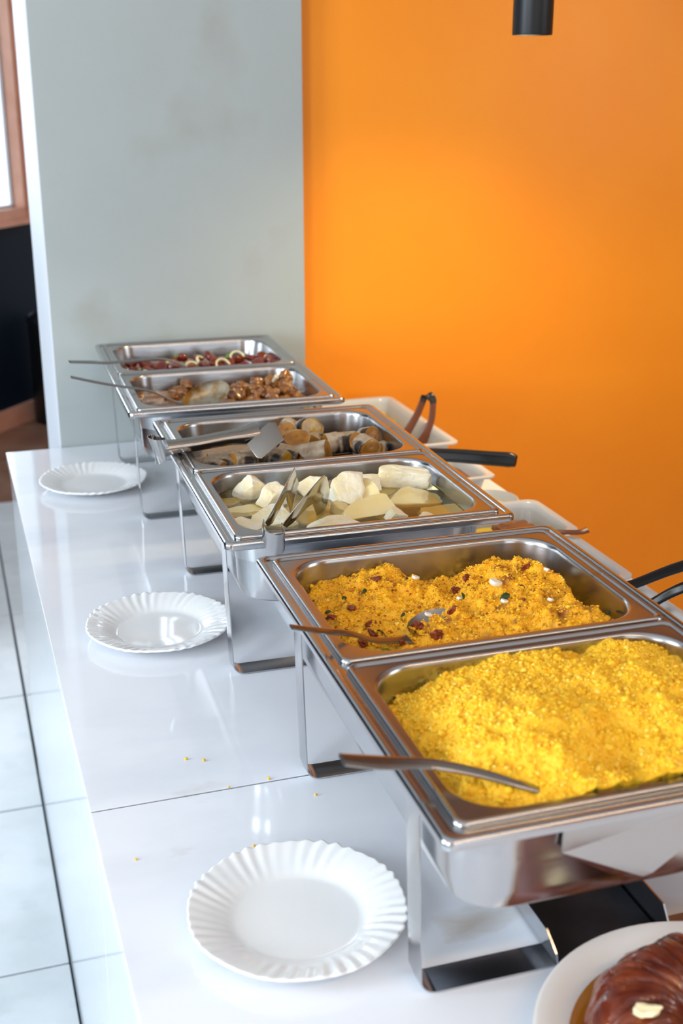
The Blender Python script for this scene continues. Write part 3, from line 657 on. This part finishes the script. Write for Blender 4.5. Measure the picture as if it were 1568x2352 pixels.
for k, (u, v, lab) in enumerate([(.150, .465, 'green pepper piece at the back left of the sausage pan'), (.245, .445, 'green pepper piece beside the large onion ring'), (.06, .35, 'green pepper piece in the front left corner of the sausage pan')]):
    V, F = lump(ICO3, (.018, .010, .014), k+200, [(0, 1, 0, .4)], .2); put('pepper_piece', V, F, M['pepper'], Wp(0, u, v, -.015), (.4, .3, k), lab, 'pepper piece', 'green pepper in the sausage pan')

# ------------------------------------------------------------------ spoons
def bowl(L_, W_, depth, n=20, m_=8, thick=.0009):
    V, F = [], []
    for side in (0, 1):
        for i in range(m_+1):
            q = i/m_
            for j in range(n):
                a = 2*PI*j/n; x = q*L_/2*math.cos(a); y = q*W_/2*math.sin(a)*(1+.12*math.cos(a)); V.append((x, y, -depth*(1-q*q)-thick*side))
    o = (m_+1)*n
    for s, b in ((0, 0), (1, o)):
        for i in range(m_):
            for j in range(n):
                f_ = [b+i*n+j, b+i*n+(j+1) % n, b+(i+1)*n+(j+1) % n, b+(i+1)*n+j]; F.append(f_ if not s else f_[::-1])
    for j in range(n): F.append([m_*n+j, m_*n+(j+1) % n, o+m_*n+(j+1) % n, o+m_*n+j])
    return V, F
def xform(VF, origin, ax, up):
    ax = Vector(ax).normalized(); up = Vector(up); y = up.cross(ax).normalized(); z = ax.cross(y).normalized()
    return [Vector(origin)+ax*v[0]+y*v[1]+z*v[2] for v in VF[0]], VF[1]
def spoon(name, ci, pts, widths, bc, bax, bup, bl, bw, bd, m, label, wdir=(0, 1, .25), th=.0022, cup=.0, mb=None):
    P = [Wp(ci, *p) for p in pts]; root = thing(name, label, 'spoon', P[0]); o = P[0]
    V, F = ribbon([p-o for p in P], wdir, widths, th, cup, 5); link('handle', mesh('handle', V, F, m, True, 60), root)
    V, F = xform(bowl(bl, bw, bd), Wp(ci, *bc)-o, bax, bup); link('bowl', mesh('bowl', V, F, mb or m, True, 60), root)
    return root
spoon('serving_spoon', 0, [(-.068, .2777, .030), (-.03, .292, .024), (.0025, .3065, .018), (.09, .322, .016), (.125, .345, .004), (.150, .365, -.010)], [.010, .011, .010, .008, .009, .014], (.175, .385, -.018), (.8, .6, -.2), (0, -.2, 1), .06, .042, .010, M['satin'],
      'steel serving spoon resting across the left rim of the farthest pan')
sp_m = mat('sauced_steel', (.34, .32, .25), .35, .9, extra=[((.24, .13, .03), 45, .42, .58)])
spoon('serving_spoon', 0, [(-.076, .135, .035), (-.04, .141, .0235), (-.0018, .1464, .0125), (.05, .140, .002), (.092, .134, -.018), (.108, .134, -.022)], [.009, .010, .009, .008, .009, .016], (.145, .132, -.009), (1, .05, .28), (.25, -.85, .55), .086, .040, .006, M['satin'],
      'steel serving spoon with a sauce-stained bowl in the chicken stew', mb=sp_m)
spoon('serving_spoon', 2, [(-.0244, .3131, .030), (0, .321, .020), (.0178, .3288, .0125), (.040, .336, .004), (.065, .345, -.010), (.095, .362, -.022), (.11, .368, -.026)], [.007, .009, .009, .009, .009, .009, .014], (.142, .383, -.0185), (1, .22, .05), (.0, -.25, 1), .062, .040, .009, M['satin'],
      'steel serving spoon with its bowl half buried in the farofa')
spoon('serving_spoon', 2, [(-.0532, .0651, .040), (-.03, .070, .031), (-.005, .0757, .0225), (.0234, .0781, .0150), (.055, .066, .0085), (.082, .0515, .002), (.118, .045, -.012)], [.012, .014, .013, .011, .010, .008, .010], (.160, .062, -.022), (1, .2, -.1), (0, -.3, 1), .085, .058, .014, M['satin'],
      'steel serving spoon sunk into the plain yellow couscous in the nearest pan', th=.0035)
for nm, u, v in (('c', .0, 0),): pass

# ------------------------------------------------------------------ steel tongs
def sheet(name, pts, m, root, o, dish=.0025, th=.0012):
    """stamped sheet-metal piece: outline with a dished inner face"""
    bm = bmesh.new(); vs = [bm.verts.new(p-o) for p in pts]; f = bm.faces.new(vs); bm.normal_update()
    if f.normal.dot(Vector((.16, .95, -.28))) > 0: f.normal_flip()
    bmesh.ops.inset_region(bm, faces=[f], thickness=.0032, depth=-dish*.8, use_even_offset=True)
    bmesh.ops.inset_region(bm, faces=[f], thickness=.0040, depth=-dish*.45, use_even_offset=True)
    for g in bm.faces: g.smooth = True
    for e in bm.edges:
        if len(e.link_faces) == 2 and e.calc_face_angle(0) > .9: e.smooth = False
    me = bpy.data.meshes.new(name); bm.to_mesh(me); bm.free(); me.materials.append(m)
    ob = link(name, me, root); md = ob.modifiers.new('thickness', 'SOLIDIFY'); md.thickness = th; md.offset = 0
    md = ob.modifiers.new('soft_edges', 'BEVEL'); md.width = .0005; md.segments = 2; return ob
q = lambda p: Wp(1, *p)
# near pair: U-shaped spring end over the front rim, two stamped arms that rise, fold and drop into the cassava
o = q((.055, 0, .01)); rt = thing('serving_tongs', 'steel elbow tongs standing in the cassava, spring end on the front rim', 'tongs', o, 0, 'steel elbow tongs')
V, F = ribbon([q(p)-o for p in [(.0495, .021, .0165), (.046, .011, .012), (.0435, .0, .007), (.048, -.009, .003), (.057, -.012, .000), (.066, -.006, .000), (.069, .006, .006), (.0695, .016, .0125)]], [(-.13, -.45, .88)]*8, [.010, .020, .029, .033, .033, .029, .020, .010], .0016, 0, 6, cols=4)
link('spring_end', mesh('spring_end', V, F, M['polish'], True, 60), rt)
sheet('arm', [q(p) for p in [(.0502, .0225, .0156), (.0628, .0388, .0233), (.0842, .0646, .0415), (.1027, .0866, .058), (.1099, .106, .0389), (.1172, .1234, .025), (.1111, .1175, .0166), (.1059, .1207, -.0103), (.1028, .1154, -.0093), (.0922, .087, .0183), (.0917, .0834, .0251), (.087, .0769, .0228), (.0773, .066, .0127), (.066, .054, .0019), (.0563, .0352, .0057)]], M['polish'], rt, o)
sheet('arm', [q(p) for p in [(.0688, .017, .0127), (.0903, .0319, .0289), (.1164, .0533, .0434), (.1336, .0685, .0516), (.1417, .0834, .0439), (.1569, .1238, .0117), (.1585, .1447, -.0159), (.154, .1486, -.0294), (.1428, .132, -.0249), (.1369, .1169, -.0133), (.1242, .0854, .0104), (.1146, .073, .0115), (.0991, .0618, .0027), (.0906, .0542, .0000), (.0794, .0375, .0014)]], M['polish'], rt, o)
# far pair: lying over the left rim, its folded head on the plantain
o = q((0, .37, .018)); rt = thing('serving_tongs', 'steel elbow tongs lying over the left rim, wide head on the plantain slices', 'tongs', o, 0, 'steel elbow tongs')
for dd in (0, .020):
    off = Vector((.16, .95, -.20))*dd
    HN, HD = [(-.007, .3663, .0221), (.0344, .3684, .025), (.0911, .3724, .0307), (.141, .3754, .0348), (.1043, .3611, .0104), (.0962, .3635, .0148), (.0828, .3645, .017), (.0476, .36, .0098), (-.0135, .357, .0075)], [(.1044, .3612, .011), (.141, .3754, .0348), (.1506, .373, .0353), (.1563, .351, .0165), (.1201, .3385, -.0056), (.1146, .3417, -.0042)]
    V, F = ribbon([q(p)+off-o for p in [(-.010, .3615, .0155), (.005, .3625, .0160), (.040, .3645, .0175), (.080, .367, .0210), (.105, .368, .0222), (.126, .3695, .0240)]], [(0, .49, .87)]*6, [.023, .0195, .0195, .0205, .024, .034], .0014, .38, 6, cols=10)
    a = link('arm', mesh('arm', V, F, M['warmpolish'], True, 60), rt)
    sheet('head', [q(p)+off for p in HD], M['warmpolish'], a, o, -.0045)
V, F = ribbon([q(p)-o for p in [(-.006, .361, .0150), (-.017, .361, .012), (-.0245, .370, .010), (-.0225, .381, .009), (-.012, .384, .011), (-.004, .382, .013)]], [(-.25, -.30, .87)]*6, [.026, .036, .044, .042, .032, .026], .0016, 0, 6, cols=4)
link('spring_end', mesh('spring_end', V, F, M['polish'], True, 60), rt)

# ------------------------------------------------------------------ scalloped plates
def plate_mesh(R=.0975):
    n = 288; prof = []
    V, F = [], []
    rad = [(0, .004, 0), (.3, .004, 0), (.55, .0042, 0), (.60, .0050, 0), (.64, .0068, .08), (.70, .0095, .30), (.78, .0125, .8), (.86, .0150, 1), (.93, .0168, 1.1), (.975, .0180, 1.1), (.995, .0184, 1.1), (1.0, .0176, 1.1)]
    def wav(a):
        env = .18+.82*(.5+.5*math.cos(8*a+.6*math.sin(3*a)))
        return math.cos(44*a+1.6*math.sin(2*a+1))*env
    und = [(.995, .0155, 1.1), (.93, .0125, 1.0), (.80, .0085, .6), (.62, .0016, 0), (.50, .0, 0), (.46, .0015, 0), (0, .0015, 0)]
    allr = rad+und
    for (q_, z, am) in allr:
        for j in range(n):
            a = 2*PI*j/n; wv = wav(a+(q_-.6)*.25); lob = .008*math.cos(8*a+.4)*am
            r = R*q_*(1+.011*wv*am*(1 if q_ > .85 else .3)+lob*.6); V.append((r*math.cos(a), r*math.sin(a), z+.00095*wv*am))
    for k in range(len(allr)-1):
        for j in range(n): F.append([k*n+j, k*n+(j+1) % n, (k+1)*n+(j+1) % n, (k+1)*n+j])
    return mesh('scalloped_plate', V, F, M['china'], True, None)
pm = plate_mesh()
for (x, y, rz, lab) in ((.243, .876, .3, 'white scalloped plate beside the nearest chafing dish, largest in view'), (.2335, 1.519, 1.0, 'white scalloped plate beside the middle chafing dish, second of three'), (.2310, 2.190, .1, 'white scalloped plate at the far end of the counter by the grey wall')):
    tag(link('scalloped_plate', pm, None, (x, y, T+.0003), (0, 0, rz)), lab, 'plate', 'white scalloped plates along the counter')

# ------------------------------------------------------------------ cake plate
cp = Vector((.499, .603, T))
V, F = lathe([(0, .006), (.075, .006), (.088, .008), (.108, .016), (.132, .024), (.142, .028), (.1450, .0275), (.1445, .0255), (.132, .020), (.108, .010), (.085, .001), (.078, 0), (.076, .002), (0, .002)], 96)
put('round_plate', V, F, M['china'], cp, (0, 0, 0), 'smooth white round plate under the brown glazed ring cake, bottom right', 'plate')
V, F = lathe([(0, .0064), (.088, .0092), (.098, .0126), (.108, .0166), (.114, .0182), (.118, .0196)], 72)
V = [(x, y, z+.0006) for x, y, z in V]
put('syrup', V, F, M['syrup'], cp, (0, 0, 0), 'amber syrup pooled on the round plate around the cake', 'syrup')
n, m_ = 240, 30; V, F = [], []
for j in range(m_+1):
    t = j/m_; ang = t*PI*.93
    for i in range(n):
        a = 2*PI*i/n; tw = a+.22*t
        g = abs(math.sin(13*tw+2.2*noise.noise(Vector((2*math.cos(a), 2*math.sin(a), t*2)))))
        ri = (min(g*1.5, 1)**.6-1)*.006*math.sin(PI*min(1, t*1.1+.05)) + .0035*noise.noise(Vector((5*math.cos(a), 5*math.sin(a), t*5))) + .0012*noise.noise(Vector((30*math.cos(tw), 30*math.sin(tw), t*6)))
        rad = .066+(.042+ri)*math.cos(ang); z = .010+(.058+ri)*math.sin(ang)**.85
        V.append((rad*math.cos(a), rad*math.sin(a), z))
for j in range(m_):
    for i in range(n): F.append([j*n+i, j*n+(i+1) % n, (j+1)*n+(i+1) % n, (j+1)*n+i])
put('ring_cake', V, F, M['glaze'], cp, (0, 0, .2), 'dark brown glazed ribbed ring cake on the round white plate', 'cake', None, None)
V, F = lump(ICO3, (.019, .011, .006), 77, [(0, 0, 1, .5)], .5, 1.6)
put('cream_dab', V, F, M['butter'], (.4300, .6130, T+.0725), (0, -.15, -.5), 'pale cream dab on top of the brown ring cake', 'cream')

# ------------------------------------------------------------------ white serving trays along the back edge
def tray(name, x0, x1, y0, y1, h, rz, label, lip=.010, r=.018, cat='tray', grp='white serving trays along the back edge'):
    w_, l_ = x1-x0, y1-y0
    R = lambda i, z, rr2: rrect(w_-2*i, l_-2*i, rr2, z, 5)
    rings = [R(.030, .001, r), R(.0215, .005, r), R(.013, h-.010, r), R(.012, h-.004, r), R(.006, h-.003, r), R(0, h-.003, r), R(0, h, r), R(.002, h+.001, r), R(.009, h+.001, r), R(.013, h-.001, r), R(.0165, h-.010, r), R(.025, .0075, r), R(.032, .004, r)]
    o = wnorm(link(name, mesh(name, *loft(rings, True, True), M['melamine'], True, 45), None, ((x0+x1)/2, (y0+y1)/2, T), (0, 0, rz))); return tag(o, label, cat, grp)
tray('serving_tray', .672, .905, 2.055, 2.440, .060, 0, 'white deep serving tray at the far end, with yellow food and brown tongs')
tray('serving_tray', .672, .885, 1.845, 2.030, .058, 0, 'white serving tray under the thick black handle')
tray('serving_tray', .655, .889, 1.552, 1.712, .060, 0, 'white serving tray with yellow salad just right of the middle chafing dish corner')
tray('serving_tray', .660, .874, 1.368, 1.545, .058, 0, 'empty-looking white serving tray beside the farofa pan')
tray('serving_tray', .655, .870, 1.130, 1.360, .058, 0, 'nearest white serving tray, with black tongs over it')
V, F = lathe([(0, .003), (.020, .003), (.034, .016), (.042, .034), (.045, .040), (.0465, .0395), (.045, .034), (.036, .013), (.022, 0), (0, 0)], 48)
put('small_bowl', V, F, M['melamine'], (.848, 1.792, T), (0, 0, 0), 'small round white bowl between two serving trays', 'bowl')
V, F = lathe([(0, .028), (.020, .027), (.036, .024)], 30)
put('pale_dressing', V, F, M['palefood'], (.848, 1.792, T), (0, 0, 0), 'pale dressing inside the small round white bowl', 'dressing')
def fill(name, x, y, sx, sy, z, m, label, seed, cat):
    V, F = lump(ICO4, (sx, sy, .03), seed, [(0, 0, 1, .55)], .18, 2.5, 5, .10); put(name, V, F, m, (x, y, T+z), (0, 0, 0), label, cat, None, None)
fill('yellow_salad', .775, 1.632, .175, .110, .020, M['yellowfood'], 'yellow salad in the white tray right of the middle dish', 301, 'salad')
fill('brown_topping', .822, 1.648, .060, .040, .034, M['brownfood'], 'brown topping on the yellow salad', 302, 'topping')
fill('meat_salad', .80, 1.937, .13, .11, .028, M['brownfood'], 'dark meat in the white tray under the black handle', 303, 'meat')
for k, (x, y, s, z) in enumerate([(.868, 2.388, .030, .022), (.850, 2.400, .026, .022), (.872, 2.360, .026, .022), (.845, 2.372, .028, .022), (.858, 2.378, .024, .034), (.835, 2.395, .024, .022)]):
    V, F = lump(ICO3, (s, s, s*.7), 310+k, [(0, 0, 1, .6)], .15); put('yellow_piece', V, F, M['yellowfood'], (x, y, T+z), (.3, .2, k), 'yellow food piece in the farthest tray, %s' % ['rightmost at the back', 'middle at the back', 'rightmost in front', 'left in front', 'topmost of the pile', 'leftmost at the back'][k], 'food piece', 'yellow food pieces in the farthest tray')
fill('green_salad', .77, 2.20, .16, .20, .018, M['palefood'], 'pale salad at the bottom of the farthest white tray', 305, 'salad')
# brown tongs with a black hinge in the far tray
def bar(P, wd, widths, th, m, nm, root, o, cup=0):
    V, F = ribbon([Vector(p)-o for p in P], wd, widths, th, cup, 5); return link(nm, mesh(nm, V, F, m, True, 50), root)
o = Vector((.8866, 2.180, T+.122)); rt = thing('salad_tongs', 'brown and black salad tongs leaning upright in the farthest white tray', 'tongs', o)
bar([(.8780, 2.186, T+.110), (.8825, 2.186, T+.120), (.8890, 2.180, T+.123), (.8945, 2.174, T+.116), (.8950, 2.172, T+.108)], (.9, -.2, .3), [.012, .015, .018, .015, .012], .004, M['black'], 'hinge', rt, o)
a1 = bar([(.8785, 2.186, T+.111), (.868, 2.189, T+.083), (.853, 2.192, T+.055), (.838, 2.195, T+.030)], (.75, -.3, .2), [.013, .014, .016, .020], .004, M['brownp'], 'arm', rt, o)
a2 = bar([(.8950, 2.172, T+.109), (.892, 2.170, T+.080), (.884, 2.170, T+.055), (.872, 2.172, T+.030)], (.75, -.3, .2), [.012, .013, .014, .020], .004, M['brownp'], 'arm', rt, o)
# thick black handle of a spatula
o = Vector((.87, 1.748, T+.113)); rt = thing('serving_spatula', 'serving utensil with a thick black handle sticking out to the right', 'spatula', o)
bar([(.690, 1.935, T+.094), (.75, 1.878, T+.102), (.80, 1.826, T+.109), (.84, 1.783, T+.113), (.862, 1.759, T+.1155), (.870, 1.750, T+.115)], (.1, .1, 1), [.014, .021, .023, .024, .025, .020], .013, M['black'], 'handle', rt, o)
bar([(.690, 1.935, T+.094), (.675, 1.952, T+.080), (.680, 1.955, T+.060), (.70, 1.945, T+.045), (.74, 1.93, T+.040)], (.6, .8, 0), [.016, .02, .03, .05, .055], .002, M['satin'], 'blade', rt, o)
# black tongs on the nearest tray
o = Vector((.905, 1.075, T+.205)); rt = thing('black_tongs', 'black tongs with two open arms over the nearest white tray', 'tongs', o)
bar([(.79, 1.345, T+.030), (.808, 1.335, T+.055), (.8281, 1.300, T+.080), (.8502, 1.2285, T+.130), (.880, 1.145, T+.175), (.900, 1.085, T+.205)], (.2, .3, 1), [.018, .014, .013, .014, .014, .012], .005, M['black'], 'arm', rt, o)
bar([(.80, 1.275, T+.030), (.815, 1.262, T+.055), (.8335, 1.247, T+.080), (.858, 1.2184, T+.108), (.888, 1.135, T+.165), (.906, 1.080, T+.203)], (.2, .3, 1), [.018, .014, .012, .014, .014, .012], .005, M['black'], 'arm', rt, o)
bar([(.900, 1.086, T+.205), (.905, 1.072, T+.210), (.907, 1.080, T+.203)], (.2, .3, 1), [.014, .015, .014], .004, M['black'], 'hinge', rt, o)
# thin brown utensil over the edge of the yellow salad tray
o = Vector((.888, 1.528, T+.070)); rt = thing('brown_spoon', 'thin brown utensil handle lying over the front edge of the yellow salad tray', 'spoon', o)
bar([(.76, 1.60, T+.048), (.80, 1.56, T+.062), (.8435, 1.540, T+.0665), (.872, 1.530, T+.067), (.885, 1.528, T+.070)], (0, 1, .3), [.024, .014, .010, .010, .012], .004, M['brownp'], 'handle', rt, o)

# ------------------------------------------------------------------ crumbs on the counter
for k, (x, y) in enumerate([(.2026, 1.1793), (.2207, 1.1704), (.279, 1.1119), (.3177, 1.0662), (.2338, .9976), (.1208, 1.0121), (.2345, 1.1093), (.40, 1.31)]):
    cl = ['behind the slab joint, left of a pair', 'behind the slab joint, right of a pair', 'just on the slab joint line, right', 'in front of the joint near the dish leg', 'right behind the nearest plate', 'near the left counter edge', 'on the slab joint line, left', 'under the middle of the dishes'][k]
    s = .0026+.0012*rnd.random(); V, F = lump(ICO2, (s, s*.8, s*.8), 400+k, [], .3)
    put('crumb', V, F, M['couscous'], (x, y, T+s*.4), (0, 0, k), 'tiny yellow couscous crumb '+cl, 'crumb', 'couscous crumbs on the counter')

# ------------------------------------------------------------------ pendant lamp and bin
px, py, pz = .938, 1.90, T+.775
pend = thing('pendant_lamp', 'black cylindrical pendant lamp hanging before the orange wall', 'lamp', (px, py, pz))
V, F = lathe([(.030, .003), (.0315, 0), (.0320, .002), (.0320, .348), (.030, .352), (.004, .353), (.004, .352), (.0285, .345), (.0285, .03)], 48)
link('shade', mesh('shade', V, F, M['lampb'], True, 40), pend)
V, F = lathe([(0, .022), (.0285, .022), (.0285, .026), (0, .026)], 32); link('lens', mesh('lens', V, F, M['bulb'], True, 40), pend)
V, F = lathe([(.0025, .35), (.0025, H0-pz-.02), (0, H0-pz-.02)], 10); link('cable', mesh('cable', V, F, M['lampb']), pend)
V, F = lathe([(0, H0-pz-.022), (.045, H0-pz-.022), (.047, H0-pz), (0, H0-pz)], 32); link('canopy', mesh('canopy', V, F, M['lampb']), pend)
l = bpy.data.lights.new('pendant_light', 'SPOT'); l.energy = 37; l.spot_size = 2.1; l.spot_blend = 1; l.shadow_soft_size = .025; l.color = (1, .78, .45)
lo = bpy.data.objects.new('pendant_light', l); C.objects.link(lo); lo.parent = pend; lo.location = (0, .012, .001); lo.rotation_euler = (math.radians(20), 0, 0)

bn = thing('waste_bin', 'tall black waste bin with a steel rim in front of the navy wall', 'bin', (.470, 5.56, 0))
V, F = lathe([(0, 0), (.120, 0), (.125, .006), (.125, .455), (.120, .46), (0, .46)], 48); link('body', mesh('body', V, F, M['binb'], True, 40), bn)
V, F = lathe([(.127, .455), (.1275, .48), (.124, .484), (.118, .482), (.117, .46)], 48); link('rim', mesh('rim', V, F, M['steel'], True, 50), bn)
V, F = lathe([(.117, .478), (.09, .493), (.04, .500), (0, .502)], 48); link('lid', mesh('lid', V, F, M['binb'], True, 50), bn)
